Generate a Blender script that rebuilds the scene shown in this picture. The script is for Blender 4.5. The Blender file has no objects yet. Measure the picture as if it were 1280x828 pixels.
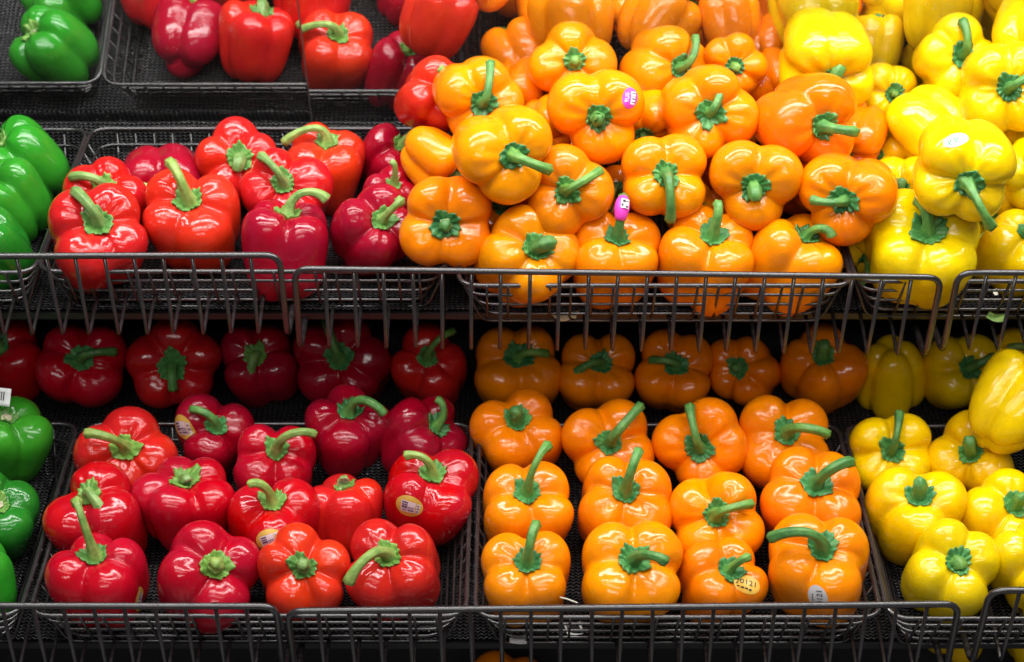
import bpy, math, random
import numpy as np
from mathutils import Vector, Matrix

# ------------------------------------------------------------------ camera, world, lights, exposure
SC = bpy.context.scene
COL = SC.collection
PITCH = math.radians(17.0)
FPX = 2170.0                                   # focal length in pixels of a 1280 px wide picture
CAMZ = 1.55
cam_d = bpy.data.cameras.new('camera')
cam = bpy.data.objects.new('camera', cam_d)
COL.objects.link(cam)
cam.location = (0, 0, CAMZ)
cam.rotation_euler = (math.pi / 2 - PITCH, 0, 0)
cam_d.sensor_width = 36.0
cam_d.lens = FPX / 1280.0 * 36.0
cam_d.clip_start, cam_d.clip_end = 0.05, 60
cam_d.dof.use_dof = True
cam_d.dof.focus_distance = 1.80
cam_d.dof.aperture_fstop = 5.6
SC.camera = cam

world = bpy.data.worlds.new('World')
SC.world = world
world.use_nodes = True
bg = world.node_tree.nodes['Background']
bg.inputs[0].default_value = (0.95, 0.97, 1.0, 1)
bg.inputs[1].default_value = 0.075

def area(name, loc, target, sx, sy, power, color):
    d = bpy.data.lights.new(name, 'AREA')
    d.shape = 'RECTANGLE'
    d.size, d.size_y, d.energy, d.color = sx, sy, power, color
    o = bpy.data.objects.new(name, d)
    COL.objects.link(o)
    o.location = loc
    o.rotation_euler = (Vector(target) - Vector(loc)).to_track_quat('-Z', 'Y').to_euler()
    return o

area('canopy_tube', (0.15, 1.655, 2.05), (0.15, 1.80, 1.05), 2.3, 0.13, 24, (1.0, 0.985, 0.96))
area('pile_back_fill', (0.1, 1.12, 2.02), (0.1, 2.0, 1.25), 2.3, 0.06, 12, (1.0, 0.985, 0.96))  # added fill lamp, bounced off the mirror onto the backs of the pile
area('ceiling_tube', (-0.3, -0.35, 3.0), (0.0, 1.75, 0.95), 3.4, 0.16, 17, (1.0, 0.98, 0.95))
area('back_row_fill', (-0.2, -2.6, 2.75), (0.0, 1.9, 0.85), 3.2, 0.3, 38, (1.0, 0.98, 0.95))  # unseen fill lamp, added to brighten the row under the upper shelf
area('ceiling_tube', (0.4, 0.65, 3.0), (0.0, 1.75, 0.95), 2.6, 0.16, 15, (1.0, 0.98, 0.95))

SC.view_settings.view_transform = 'Standard'
SC.view_settings.look = 'None'
SC.view_settings.exposure = 0.0
SC.view_settings.gamma = 1.0
SC.cycles.use_denoising = True
SC.cycles.caustics_reflective = True      # the leaning mirror throws the added fill light back on the pile
SC.cycles.blur_glossy = 0.6
SC.cycles.sample_clamp_indirect = 40.0
SC.cycles.caustics_refractive = False
SC.cycles.max_bounces = 7
SC.cycles.diffuse_bounces = 4
SC.cycles.glossy_bounces = 4

# ------------------------------------------------------------------ picture rays and the two sloping shelves
TILT = math.radians(20.0)
CT, ST = math.cos(TILT), math.sin(TILT)
CP, SP = math.cos(PITCH), math.sin(PITCH)
EYE = np.array([0, 0, CAMZ])
RIGHT = np.array([1.0, 0, 0])
UP = np.array([0, SP, CP])
FWD = np.array([0, CP, -SP])
NRM = np.array([0, -ST, CT])                   # normal of the shelves
SLP = np.array([0, CT, ST])                    # direction up the slope, away from the shopper

def ray(px, py):
    return FWD + RIGHT * ((px - 640) / FPX) + UP * ((414 - py) / FPX)

def axis_point(a, py, px=640):
    return EYE + ray(px, py) * a

RIM_H = 0.060
_lo = axis_point(1.75, 770)
_up = axis_point(1.85, 345)
TIER = {'L': np.array([0, _lo[1], _lo[2]]) - NRM * RIM_H, 'U': np.array([0, _up[1], _up[2]]) - NRM * RIM_H}

def on(tier, x, s, h):
    return TIER[tier] + np.array([x, 0, 0]) + SLP * s + NRM * h

def depth_at(tier, px, py, h):
    r = ray(px, py)
    return float(np.dot(TIER[tier] + NRM * h - EYE, NRM) / np.dot(r, NRM))

# ------------------------------------------------------------------ object helpers
def link(name, mesh, mat=None, parent=None):
    o = bpy.data.objects.new(name, mesh)
    COL.objects.link(o)
    if parent is not None:
        o.parent = parent
    if mat is not None and len(mesh.materials) == 0:
        for m in (mat if isinstance(mat, (list, tuple)) else [mat]):
            mesh.materials.append(m)
    return o

def mesh_from(name, verts, faces, smooth=True, mats=None):
    me = bpy.data.meshes.new(name)
    me.from_pydata([tuple(v) for v in verts], [], [tuple(f) for f in faces])
    if smooth:
        me.polygons.foreach_set('use_smooth', [True] * len(me.polygons))
    if mats is not None:
        me.polygons.foreach_set('material_index', mats)
    me.update()
    return me

def thing(name, label, cat, group=None, loc=(0, 0, 0)):
    o = bpy.data.objects.new(name, None)
    COL.objects.link(o)
    o.empty_display_size = 0.02
    o.location = loc
    tag(o, label, cat, group)
    return o

def tag(o, label, cat, group=None, kind=None):
    o['label'] = label
    o['category'] = cat
    if group:
        o['group'] = group
    if kind:
        o['kind'] = kind
    return o

def grid_faces(nr, nc, wrap=True):
    i, j = np.meshgrid(np.arange(nr - 1), np.arange(nc if wrap else nc - 1), indexing='ij')
    a = i * nc + j
    b = i * nc + (j + 1) % nc
    return np.stack([a, a + nc, b + nc, b], -1).reshape(-1, 4)

def fillet(points, r, closed=False, n=5):
    P = [np.array(p, float) for p in points]
    out = []
    N = len(P)
    for i in range(N):
        if not closed and i in (0, N - 1):
            out.append(P[i]); continue
        a, b, c = P[i - 1], P[i], P[(i + 1) % N]
        u = (a - b); v = (c - b)
        lu, lv = np.linalg.norm(u), np.linalg.norm(v)
        d = min(r, lu * .45, lv * .45)
        p0, p2 = b + u / lu * d, b + v / lv * d
        for k in range(n + 1):
            t = k / n
            out.append((1 - t) ** 2 * p0 + 2 * t * (1 - t) * b + t * t * p2)
    return out

def tube_geo(points, r, sides=8, closed=False):
    P = np.array(points, float)
    N = len(P)
    if closed:
        T = np.roll(P, -1, 0) - np.roll(P, 1, 0)
    else:
        T = np.gradient(P, axis=0)
    T /= np.linalg.norm(T, axis=1)[:, None]
    ref = np.array([0.31, 0.17, 0.93])
    if abs(np.dot(ref, T[0])) > .9:
        ref = np.array([0.93, 0.17, 0.31])
    n = np.cross(T[0], ref); n /= np.linalg.norm(n)
    R = np.full(N, r) if np.isscalar(r) else np.array(r)
    V = []
    for i in range(N):
        n = n - T[i] * np.dot(n, T[i]); n /= np.linalg.norm(n)
        b = np.cross(T[i], n)
        for k in range(sides):
            a = 2 * math.pi * k / sides
            V.append(P[i] + (n * math.cos(a) + b * math.sin(a)) * R[i])
    F = [tuple(f) for f in grid_faces(N, sides)]
    if closed:
        # join the last ring to the first with the least twist
        best, off = 1e9, 0
        A = np.array(V[-sides:]); B = np.array(V[:sides])
        for o in range(sides):
            d = np.sum((A - np.roll(B, -o, 0)) ** 2)
            if d < best: best, off = d, o
        base = (N - 1) * sides
        for k in range(sides):
            F.append((base + k, (k + off) % sides, (k + 1 + off) % sides, base + (k + 1) % sides))
    else:
        F.append(tuple(range(sides)))
        F.append(tuple((N - 1) * sides + k for k in reversed(range(sides))))
    return V, F

def tube(name, points, r, sides=8, closed=False):
    V, F = tube_geo(points, r, sides, closed)
    return mesh_from(name, V, F)

def box_mesh(name, lo, hi, bevel=0.0, basis=None, origin=None):
    """A box; BASIS maps local (x, s, h) to world."""
    x0, y0, z0 = lo; x1, y1, z1 = hi
    V = [np.array(p, float) for p in ((x0,y0,z0),(x1,y0,z0),(x1,y1,z0),(x0,y1,z0),(x0,y0,z1),(x1,y0,z1),(x1,y1,z1),(x0,y1,z1))]
    if basis is not None:
        V = [origin + basis[0] * v[0] + basis[1] * v[1] + basis[2] * v[2] for v in V]
    F = [(0,3,2,1),(4,5,6,7),(0,1,5,4),(1,2,6,5),(2,3,7,6),(3,0,4,7)]
    return mesh_from(name, V, F, smooth=False)

# ------------------------------------------------------------------ materials
def new_mat(name):
    m = bpy.data.materials.new(name)
    m.use_nodes = True
    nt = m.node_tree
    return m, nt, nt.nodes['Principled BSDF']

def node(nt, kind, **kw):
    n = nt.nodes.new(kind)
    for k, v in kw.items():
        setattr(n, k, v)
    return n

def ramp(nt, src, stops, interp='LINEAR'):
    r = node(nt, 'ShaderNodeValToRGB')
    r.color_ramp.interpolation = interp
    el = r.color_ramp.elements
    while len(el) < len(stops):
        el.new(0.5)
    for e, (p, c) in zip(el, stops):
        e.position = p
        e.color = c if len(c) == 4 else (*c, 1)
    nt.links.new(src, r.inputs[0])
    return r.outputs[0]

def mixc(nt, fac, a, b, mode='MIX'):
    m = node(nt, 'ShaderNodeMix', data_type='RGBA', blend_type=mode)
    for sock, v in ((m.inputs[0], fac), (m.inputs[6], a), (m.inputs[7], b)):
        if hasattr(v, 'is_linked'):
            nt.links.new(v, sock)
        elif isinstance(v, (int, float)):
            sock.default_value = v
        else:
            sock.default_value = (*v, 1) if len(v) == 3 else v
    return m.outputs[2]

def noise(nt, vec, scale, detail=3, rough=.5, dist=0.0):
    n = node(nt, 'ShaderNodeTexNoise')
    n.inputs['Scale'].default_value = scale
    n.inputs['Detail'].default_value = detail
    n.inputs['Roughness'].default_value = rough
    n.inputs['Distortion'].default_value = dist
    nt.links.new(vec, n.inputs['Vector'])
    return n.outputs['Fac']

def offset_coords(nt):
    """Object coordinates shifted by the object's own random number so no two things share a pattern."""
    tc = node(nt, 'ShaderNodeTexCoord')
    oi = node(nt, 'ShaderNodeObjectInfo')
    mul = node(nt, 'ShaderNodeMath', operation='MULTIPLY')
    mul.inputs[1].default_value = 37.0
    nt.links.new(oi.outputs['Random'], mul.inputs[0])
    add = node(nt, 'ShaderNodeVectorMath', operation='ADD')
    nt.links.new(tc.outputs['Object'], add.inputs[0])
    nt.links.new(mul.outputs[0], add.inputs[1])
    return add.outputs[0], oi

def make_skin():
    m, nt, b = new_mat('pepper_skin')
    vec, oi = offset_coords(nt)
    base = oi.outputs['Color']
    hsv = node(nt, 'ShaderNodeHueSaturation')           # the riper or paler tone of the same skin
    hsv.inputs['Hue'].default_value = 0.504
    hsv.inputs['Saturation'].default_value = 1.01
    hsv.inputs['Value'].default_value = 1.12
    nt.links.new(base, hsv.inputs['Color'])
    big = ramp(nt, noise(nt, vec, 16, 2, .5, .6), [(.42, (0, 0, 0)), (.68, (1, 1, 1))])
    c = mixc(nt, big, base, hsv.outputs[0])
    dark = ramp(nt, noise(nt, vec, 60, 4, .6), [(.30, (.86, .86, .86)), (.62, (1, 1, 1))])
    c = mixc(nt, 1.0, c, dark, 'MULTIPLY')
    vor = node(nt, 'ShaderNodeTexVoronoi')
    vor.inputs['Scale'].default_value = 260
    nt.links.new(vec, vor.inputs['Vector'])
    sp = ramp(nt, vor.outputs['Distance'], [(.05, (1, 1, 1)), (.13, (0, 0, 0))])
    patch = ramp(nt, noise(nt, vec, 34, 2), [(.62, (0, 0, 0)), (.72, (.30, .30, .30))])
    spk = mixc(nt, 1.0, sp, patch, 'MULTIPLY')
    c = mixc(nt, spk, c, (.75, .62, .5))
    nt.links.new(c, b.inputs['Base Color'])
    ro = ramp(nt, noise(nt, vec, 28, 4, .65), [(.3, (.085, .085, .085)), (.7, (.21, .21, .21))])
    nt.links.new(ro, b.inputs['Roughness'])
    b.inputs['IOR'].default_value = 1.46
    b.inputs['Specular IOR Level'].default_value = .55
    b.inputs['Subsurface Weight'].default_value = .12
    b.inputs['Subsurface Radius'].default_value = (1.0, .45, .15)
    b.inputs['Subsurface Scale'].default_value = .006
    bump = node(nt, 'ShaderNodeBump')
    bump.inputs['Strength'].default_value = .16
    bump.inputs['Distance'].default_value = .004
    hh = noise(nt, vec, 75, 4, .55)
    nt.links.new(hh, bump.inputs['Height'])
    nt.links.new(bump.outputs[0], b.inputs['Normal'])
    return m

def make_green(name, c0, c1, rough=.5, sss=.1):
    m, nt, b = new_mat(name)
    vec, oi = offset_coords(nt)
    f = noise(nt, vec, 90, 4, .6)
    c = ramp(nt, f, [(.3, c0), (.7, c1)])
    br = ramp(nt, noise(nt, vec, 45, 3), [(.66, (0, 0, 0)), (.80, (.6, .6, .6))])
    tone = ramp(nt, oi.outputs['Random'], [(0, (.78, .80, .80)), (.5, (1, 1, 1)), (1, (1.35, 1.10, .85))])
    c = mixc(nt, 1.0, c, tone, 'MULTIPLY')
    c = mixc(nt, br, c, (.20, .15, .05))
    nt.links.new(c, b.inputs['Base Color'])
    b.inputs['Roughness'].default_value = rough
    b.inputs['Subsurface Weight'].default_value = sss
    b.inputs['Subsurface Scale'].default_value = .003
    bump = node(nt, 'ShaderNodeBump')
    bump.inputs['Strength'].default_value = .35
    bump.inputs['Distance'].default_value = .002
    nt.links.new(noise(nt, vec, 300, 3, .6), bump.inputs['Height'])
    nt.links.new(bump.outputs[0], b.inputs['Normal'])
    return m

def make_plain(name, c, rough=.5, metal=0.0, var=.12, coat=0.0, scale=60):
    m, nt, b = new_mat(name)
    vec, oi = offset_coords(nt)
    lo = tuple(x * (1 - var) for x in c); hi = tuple(min(1, x * (1 + var)) for x in c)
    nt.links.new(ramp(nt, noise(nt, vec, scale, 4, .6), [(.3, lo), (.7, hi)]), b.inputs['Base Color'])
    b.inputs['Roughness'].default_value = rough
    b.inputs['Metallic'].default_value = metal
    b.inputs['Coat Weight'].default_value = coat
    return m

def make_wire():
    m, nt, b = new_mat('black_coated_wire')
    vec, oi = offset_coords(nt)
    c = ramp(nt, noise(nt, vec, 120, 5, .7), [(.35, (.016, .014, .015)), (.75, (.030, .026, .028))])
    wear = ramp(nt, noise(nt, vec, 55, 6, .75), [(.76, (0, 0, 0)), (.80, (.25, .25, .25))])
    c = mixc(nt, wear, c, (.17, .14, .13))
    nt.links.new(c, b.inputs['Base Color'])
    nt.links.new(ramp(nt, noise(nt, vec, 30, 3), [(.3, (.16, .16, .16)), (.7, (.26, .26, .26))]), b.inputs['Roughness'])
    b.inputs['Specular IOR Level'].default_value = .9
    return m

def make_liner():
    """Knitted black plastic matting: small chevron loops with glossy strands."""
    m, nt, b = new_mat('knitted_liner')
    tc = node(nt, 'ShaderNodeTexCoord')
    mp = node(nt, 'ShaderNodeMapping')
    mp.inputs['Scale'].default_value = (1, 1, 1)
    nt.links.new(tc.outputs['Object'], mp.inputs[0])
    sep = node(nt, 'ShaderNodeSeparateXYZ')
    nt.links.new(mp.outputs[0], sep.inputs[0])
    def math_n(op, a, bb=None):
        n = node(nt, 'ShaderNodeMath', operation=op)
        for s, v in ((n.inputs[0], a), (n.inputs[1], bb)):
            if v is None: continue
            if isinstance(v, (int, float)): s.default_value = v
            else: nt.links.new(v, s)
        return n.outputs[0]
    wob = noise(nt, tc.outputs['Object'], 40, 3)
    wob = math_n('MULTIPLY', wob, .006)
    x = math_n('ADD', sep.outputs[0], wob)
    y = math_n('ADD', math_n('ADD', sep.outputs[1], sep.outputs[2]), wob)
    # zigzag strands: y + triangle(x)
    tri = math_n('PINGPONG', x, .0030)
    yy = math_n('ADD', y, math_n('MULTIPLY', tri, 1.0))
    ph = math_n('PINGPONG', yy, .0024)
    hgt = math_n('DIVIDE', ph, .0024)
    col_gap = math_n('DIVIDE', math_n('PINGPONG', x, .0030), .0030)
    hh = math_n('MULTIPLY', hgt, math_n('ADD', .55, math_n('MULTIPLY', col_gap, .45)))
    strand = ramp(nt, hh, [(.38, (0, 0, 0)), (.60, (1, 1, 1))])
    var = ramp(nt, noise(nt, tc.outputs['Object'], 150, 4, .7), [(.35, (.016, .016, .017)), (.7, (.085, .085, .088))])
    c = mixc(nt, strand, (.004, .004, .0045), var)
    nt.links.new(c, b.inputs['Base Color'])
    b.inputs['Roughness'].default_value = .34
    nt.links.new(ramp(nt, strand, [(0, (.0, .0, .0)), (1, (.8, .8, .8))]), b.inputs['Specular IOR Level'])
    bump = node(nt, 'ShaderNodeBump')
    bump.inputs['Strength'].default_value = 1.0
    bump.inputs['Distance'].default_value = .0015
    nt.links.new(hh, bump.inputs['Height'])
    nt.links.new(bump.outputs[0], b.inputs['Normal'])
    return m

def make_mirror():
    m, nt, b = new_mat('mirror_glass')
    tc = node(nt, 'ShaderNodeTexCoord')
    vec = tc.outputs['Object']
    vor = node(nt, 'ShaderNodeTexVoronoi')
    vor.inputs['Scale'].default_value = 190
    nt.links.new(vec, vor.inputs['Vector'])
    sp = ramp(nt, vor.outputs['Distance'], [(.07, (1, 1, 1)), (.16, (0, 0, 0))])
    pt = ramp(nt, noise(nt, vec, 14, 4, .7), [(.50, (0, 0, 0)), (.72, (1, 1, 1))])
    dust = mixc(nt, 1.0, sp, pt, 'MULTIPLY')
    film = ramp(nt, noise(nt, vec, 7, 4, .65), [(.35, (.006, .006, .006)), (.75, (.030, .030, .030))])
    fac = mixc(nt, 1.0, dust, film, 'SCREEN')
    b.inputs['Metallic'].default_value = 1.0
    b.inputs['Base Color'].default_value = (.86, .88, .88, 1)
    b.inputs['Roughness'].default_value = .012
    d = node(nt, 'ShaderNodeBsdfDiffuse')
    d.inputs[0].default_value = (.62, .62, .62, 1)
    mx = node(nt, 'ShaderNodeMixShader')
    nt.links.new(fac, mx.inputs[0])
    nt.links.new(b.outputs[0], mx.inputs[1])
    nt.links.new(d.outputs[0], mx.inputs[2])
    nt.links.new(mx.outputs[0], nt.nodes['Material Output'].inputs['Surface'])
    return m

M_SKIN = make_skin()
M_STEM = make_green('stem_green', (.045, .19, .040), (.15, .36, .085), .42)
M_STEMP = make_green('pale_stem_green', (.11, .25, .055), (.28, .43, .13), .42)
M_CALYX = make_green('calyx_green', (.022, .15, .040), (.10, .33, .10), .40)
M_CALYXP = make_green('pale_calyx_green', (.06, .20, .035), (.17, .36, .08), .45)
M_CUT = make_plain('dry_stem_cut', (.46, .42, .28), .8, 0, .4, scale=400)
M_WIRE = make_wire()
M_LINER = make_liner()
M_MIRROR = make_mirror()
M_BLACK = make_plain('black_case_paint', (.012, .012, .013), .45)
M_STEEL = make_plain('brushed_grey_rail', (.23, .23, .24), .38, .7, .2)
M_GOLD = make_plain('gold_sticker_paper', (.55, .34, .06), .4)
M_GOLDL = make_plain('yellow_sticker_paper', (.85, .50, .07), .4)
M_LILAC = make_plain('pale_sticker_panel', (.62, .56, .60), .45)
M_WHITE = make_plain('white_sticker_paper', (.78, .80, .78), .4)
M_GREY = make_plain('grey_sticker_paper', (.50, .49, .50), .45)
M_PINK = make_plain('magenta_sticker_paper', (.80, .06, .52), .4)
M_INK = make_plain('black_print', (.015, .012, .02), .5)
M_PURPLE = make_plain('dark_purple_print', (.10, .06, .12), .5)
M_GREENP = make_plain('green_print', (.03, .30, .10), .5)
M_SCRAP = make_plain('dry_skin_scrap', (.45, .34, .20), .8, 0, .4)
M_STRAW = make_plain('pale_straw', (.62, .60, .50), .7, 0, .2)

# ------------------------------------------------------------------ the display case
def slab(name, tier, x0, x1, s0, s1, h0, h1, mat, parent):
    me = box_mesh(name, (x0, s0, h0), (x1, s1, h1), basis=(RIGHT, SLP, NRM), origin=TIER[tier])
    return link(name, me, mat, parent)

fl = link('floor', box_mesh('floor', (-3, -1, -.05), (3, 3.2, 0)), make_plain('shop_floor', (.30, .29, .28), .35))
fl['kind'] = 'structure'
bw = link('back_wall', box_mesh('back_wall', (-3, 2.60, 0), (3, 2.70, 3.2)), make_plain('dark_back_wall', (.04, .04, .042), .6))
bw['kind'] = 'structure'
XL, XR = -1.0, 1.0
DECK = -.0105                                   # decks lie just under the basket floors
case = thing('display_case', 'stepped black produce display case holding every basket of peppers', 'display case')
TIER['F'] = 2 * TIER['L'] - TIER['U']            # the floor-level tier under the lower shelf
for tr, sb in (('F', .50), ('L', .50), ('U', .40)):
    slab('deck', tr, XL, XR, .028, sb, DECK - .008, DECK, M_BLACK, case)
# riser between the back of the lower deck and the underside of the upper one
pa = on('L', 0, .497, DECK - .004)
pb = on('U', 0, .25, DECK - .010)
def panel_between(name, p, q, thick, mat, parent):
    d = (q - p); L = np.linalg.norm(d); d = d / L
    n = np.cross(RIGHT, d)
    me = box_mesh(name, (XL, 0, -thick), (XR, L, 0), basis=(RIGHT, d, n), origin=np.array([0, p[1], p[2]]))
    return link(name, me, mat, parent)
panel_between('riser', pb, pa, .012, M_BLACK, case)
# foot panel below the lower deck, set back behind the hanging fence bars
panel_between('riser', on('L', 0, .25, DECK - .010), on('F', 0, .497, DECK - .004), .012, M_BLACK, case)
foot = on('F', 0, .05, DECK - .010)
link('foot_panel', box_mesh('foot_panel', (XL, foot[1], 0), (XR, foot[1] + .02, foot[2])), M_BLACK, case)

for tier, s1, lab in (('U', .372, 'black knitted plastic liner spread over the upper shelf under the baskets'),
                      ('L', .49, 'black knitted plastic liner spread over the lower shelf under the baskets')):
    nx, ns = 100, 40
    V = []
    rng = np.random.default_rng(5 if tier == 'U' else 6)
    ph = rng.uniform(0, 6.28, 6)
    for i in range(ns + 1):
        for j in range(nx + 1):
            x = XL + .004 + (XR - XL - .008) * j / nx
            s = .030 + (s1 - .030) * i / ns
            up_ = 0.0
            if tier == 'U' and s > .335:
                up_ = (s - .335) * 1.55; s = .335 + (s - .335) * .18
            V.append((x, s, up_ + .0012 * math.sin(x * 23 + ph[0]) * math.sin(s * 31 + ph[1]) + .0006 * math.sin(x * 71 + s * 40 + ph[2])))
    me = mesh_from('shelf_liner', V, grid_faces(ns + 1, nx + 1, False)[:, ::-1])
    o = link('shelf_liner', me, M_LINER)
    o.matrix_world = Matrix(((1, 0, 0, 0), (0, CT, -ST, 0), (0, ST, CT, 0), (0, 0, 0, 1)))
    o.location = tuple(on(tier, 0, 0, DECK + .004))
    md = o.modifiers.new('thickness', 'SOLIDIFY'); md.thickness = .002; md.offset = 0
    tag(o, lab, 'liner')

# riser liner: the same matting hung on the riser behind the shaded back row
d_ = (pa - pb); L_ = np.linalg.norm(d_); d_ /= L_
n_ = -np.cross(RIGHT, d_)
if n_[1] > 0: n_ = -n_
V = [(XL + .004 + (XR - XL - .008) * j / 60, L_ * (.04 + .92 * i / 6), .001 * math.sin(j * .9 + i)) for i in range(7) for j in range(61)]
o = link('riser_liner', mesh_from('riser_liner', V, grid_faces(7, 61, False)), M_LINER)
o.matrix_world = Matrix(((1, 0, 0, 0), (0, d_[1], n_[1], 0), (0, d_[2], n_[2], 0), (0, 0, 0, 1)))
o.location = tuple(np.array([0, pb[1], pb[2]]) + n_ * .004)
tag(o, 'black knitted liner hung on the dark riser behind the shaded back row', 'liner')

# ------------------------------------------------------------------ mirrors leaning over the upper shelf
MANG = math.radians(122.0)
MDIR = np.array([0, math.cos(MANG), math.sin(MANG)])          # up the glass
MNRM = np.array([0, -math.sin(MANG), math.cos(MANG)])         # towards the shopper and down
MP0 = np.array([0, 2.105, CAMZ - .350])                       # a point on the left glass
MBOT = -.052
MGAP = .0062
SEAM = -.245
def mirror(x0, x1, fwd, label):
    t = thing('mirror', label, 'mirror', 'mirror panels behind the upper shelf')
    org = MP0 + MNRM * fwd
    g = link('glass', box_mesh('glass', (x0, MBOT, -.005), (x1, .42, 0), basis=(RIGHT, MDIR, MNRM), origin=org), M_MIRROR, t)
    e = .0016
    link('edge_strip', box_mesh('edge_strip', (x0 - e if x0 > -.9 else x1 + .0002, MBOT, -.0055), (x0 - .0002 if x0 > -.9 else x1 + e, .42, .0004), basis=(RIGHT, MDIR, MNRM), origin=org), M_STEEL, t)
    return t
mirror(XL, SEAM - .003, 0.0, 'dusty mirror panel leaning behind the green and red baskets, left of the seam')
mirror(SEAM, XR, MGAP, 'dusty mirror panel right of the seam, behind the orange and yellow piles')
org = MP0 + MDIR * MBOT
ch = tube('mirror_rail', [org + np.array([XL, -.004, -.010]), org + np.array([0, -.004, -.010]), org + np.array([XR, -.004, -.010])], .0075, 14)
link('mirror_rail', ch, M_STEEL, case)
panel_between('back_panel', on('U', 0, .395, DECK - .01), org + np.array([0, .012, -.004]), .008, M_BLACK, case)

# ------------------------------------------------------------------ wire baskets
WIRES = {}
def shared(key, make):
    if key not in WIRES:
        WIRES[key] = make()
    return WIRES[key]

def basket(tier, px0, px1, s0, label, L=.30, x_far=None):
    """px0, px1: picture columns of the two front corners of the rim."""
    a = float(np.dot(on(tier, 0, s0, RIM_H) - EYE, FWD))
    x0 = (px0 - 640) / FPX * a
    x1 = (px1 - 640) / FPX * a
    W = x1 - x0
    t = thing('wire_basket', label, 'basket', 'black wire baskets on the two shelves', tuple(on(tier, (x0 + x1) / 2, s0, 0)))
    t.rotation_euler = (TILT, 0, 0)
    ins, H = .026, RIM_H
    def ring(h, r, name):
        k = ins * (1 - h / H)
        pts = [(-W/2 + k, k, h), (W/2 - k, k, h), (W/2 - k, L - k, h), (-W/2 + k, L - k, h)]
        return tube(name, fillet(pts, .022, True, 6), r, 8, True)
    link('rim', ring(H, .0027, 'rim'), M_WIRE, t)
    for h in (.0425, .0245, .006):
        link('ring_wire', ring(h, .0017, 'ring_wire'), M_WIRE, t)
    n = max(2, round((W - .03) / .0235))
    prof = fillet([(0, -.0025, H + .001), (0, ins - .002, -.0035), (0, L - ins + .002, -.0035), (0, L + .0025, H + .001)], .012)
    me = shared(('len', round(L, 3)), lambda: tube('lengthwise_wire', prof, .00155, 6))
    for i in range(n + 1):
        o = link('lengthwise_wire', me, M_WIRE, t)
        o.location.x = -W/2 + .030 + (W - .060) * i / n
    prof2 = fillet([(-W/2 - .0025, 0, H + .001), (-W/2 + ins - .002, 0, -.0068), (W/2 - ins + .002, 0, -.0068), (W/2 + .0025, 0, H + .001)], .012)
    me2 = tube('crosswise_wire', prof2, .00155, 6)
    # the knitted mat lying in the basket, turned up a little along the back wires
    mw, V = W / 2 - ins - .006, []
    nx, ns = 44, 18
    wob = random.Random(int(abs(px0) * 7 + s0 * 1000 + (3 if tier == 'U' else 5)))
    p1, p2 = wob.uniform(0, 6), wob.uniform(0, 6)
    for i in range(ns + 1):
        for j in range(nx + 1):
            x = -mw + 2 * mw * j / nx
            q = ins + .004 + (L - 2 * ins - .004) * min(1.0, i / 13)
            up = 0 if i <= 13 else .034 * (i - 13) / (ns - 13)
            V.append((x, q + .44 * up - (.003 if i > 13 else 0), .0035 + up + .0010 * math.sin(x * 31 + p1) * math.sin(q * 37 + p2)))
    mat_ = link('basket_mat', mesh_from('basket_mat', V, grid_faces(ns + 1, nx + 1, False)), M_LINER)
    mat_.location = t.location
    mat_.rotation_euler = t.rotation_euler
    md = mat_.modifiers.new('thickness', 'SOLIDIFY'); md.thickness = .0015; md.offset = 0
    tag(mat_, 'black knitted mat lying in the ' + label.replace('wire basket', 'basket').split(',')[0].replace(' heaped with the', ' under the').replace(' in neat rows', ''), 'mat', 'knitted mats lying in the baskets')
    m = round((L - .05) / .0235)
    for i in range(m + 1):
        o = link('crosswise_wire', me2, M_WIRE, t)
        o.location.y = .028 + (L - .056) * i / m
    return t

basket('U', -420, 42, .006, 'wire basket of green peppers on the upper shelf, at the left edge')
basket('U', 47, 559, .008, 'wire basket of red peppers on the upper shelf, under the mirror')
basket('U', 573, 1066, -.018, 'wire basket on the upper shelf heaped with the orange pile')
basket('U', 1070, 1560, -.010, 'wire basket on the upper shelf heaped with the yellow pile')
basket('L', -440, 24, 0, 'wire basket of green peppers on the lower shelf, at the left edge')
basket('L', 36, 583, 0, 'wire basket of red peppers on the lower shelf, between green and orange')
basket('L', 594, 1103, -.002, 'wire basket of orange peppers on the lower shelf in neat rows')
basket('L', 1112, 1620, -.004, 'wire basket of yellow peppers on the lower shelf, at the right edge')

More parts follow.
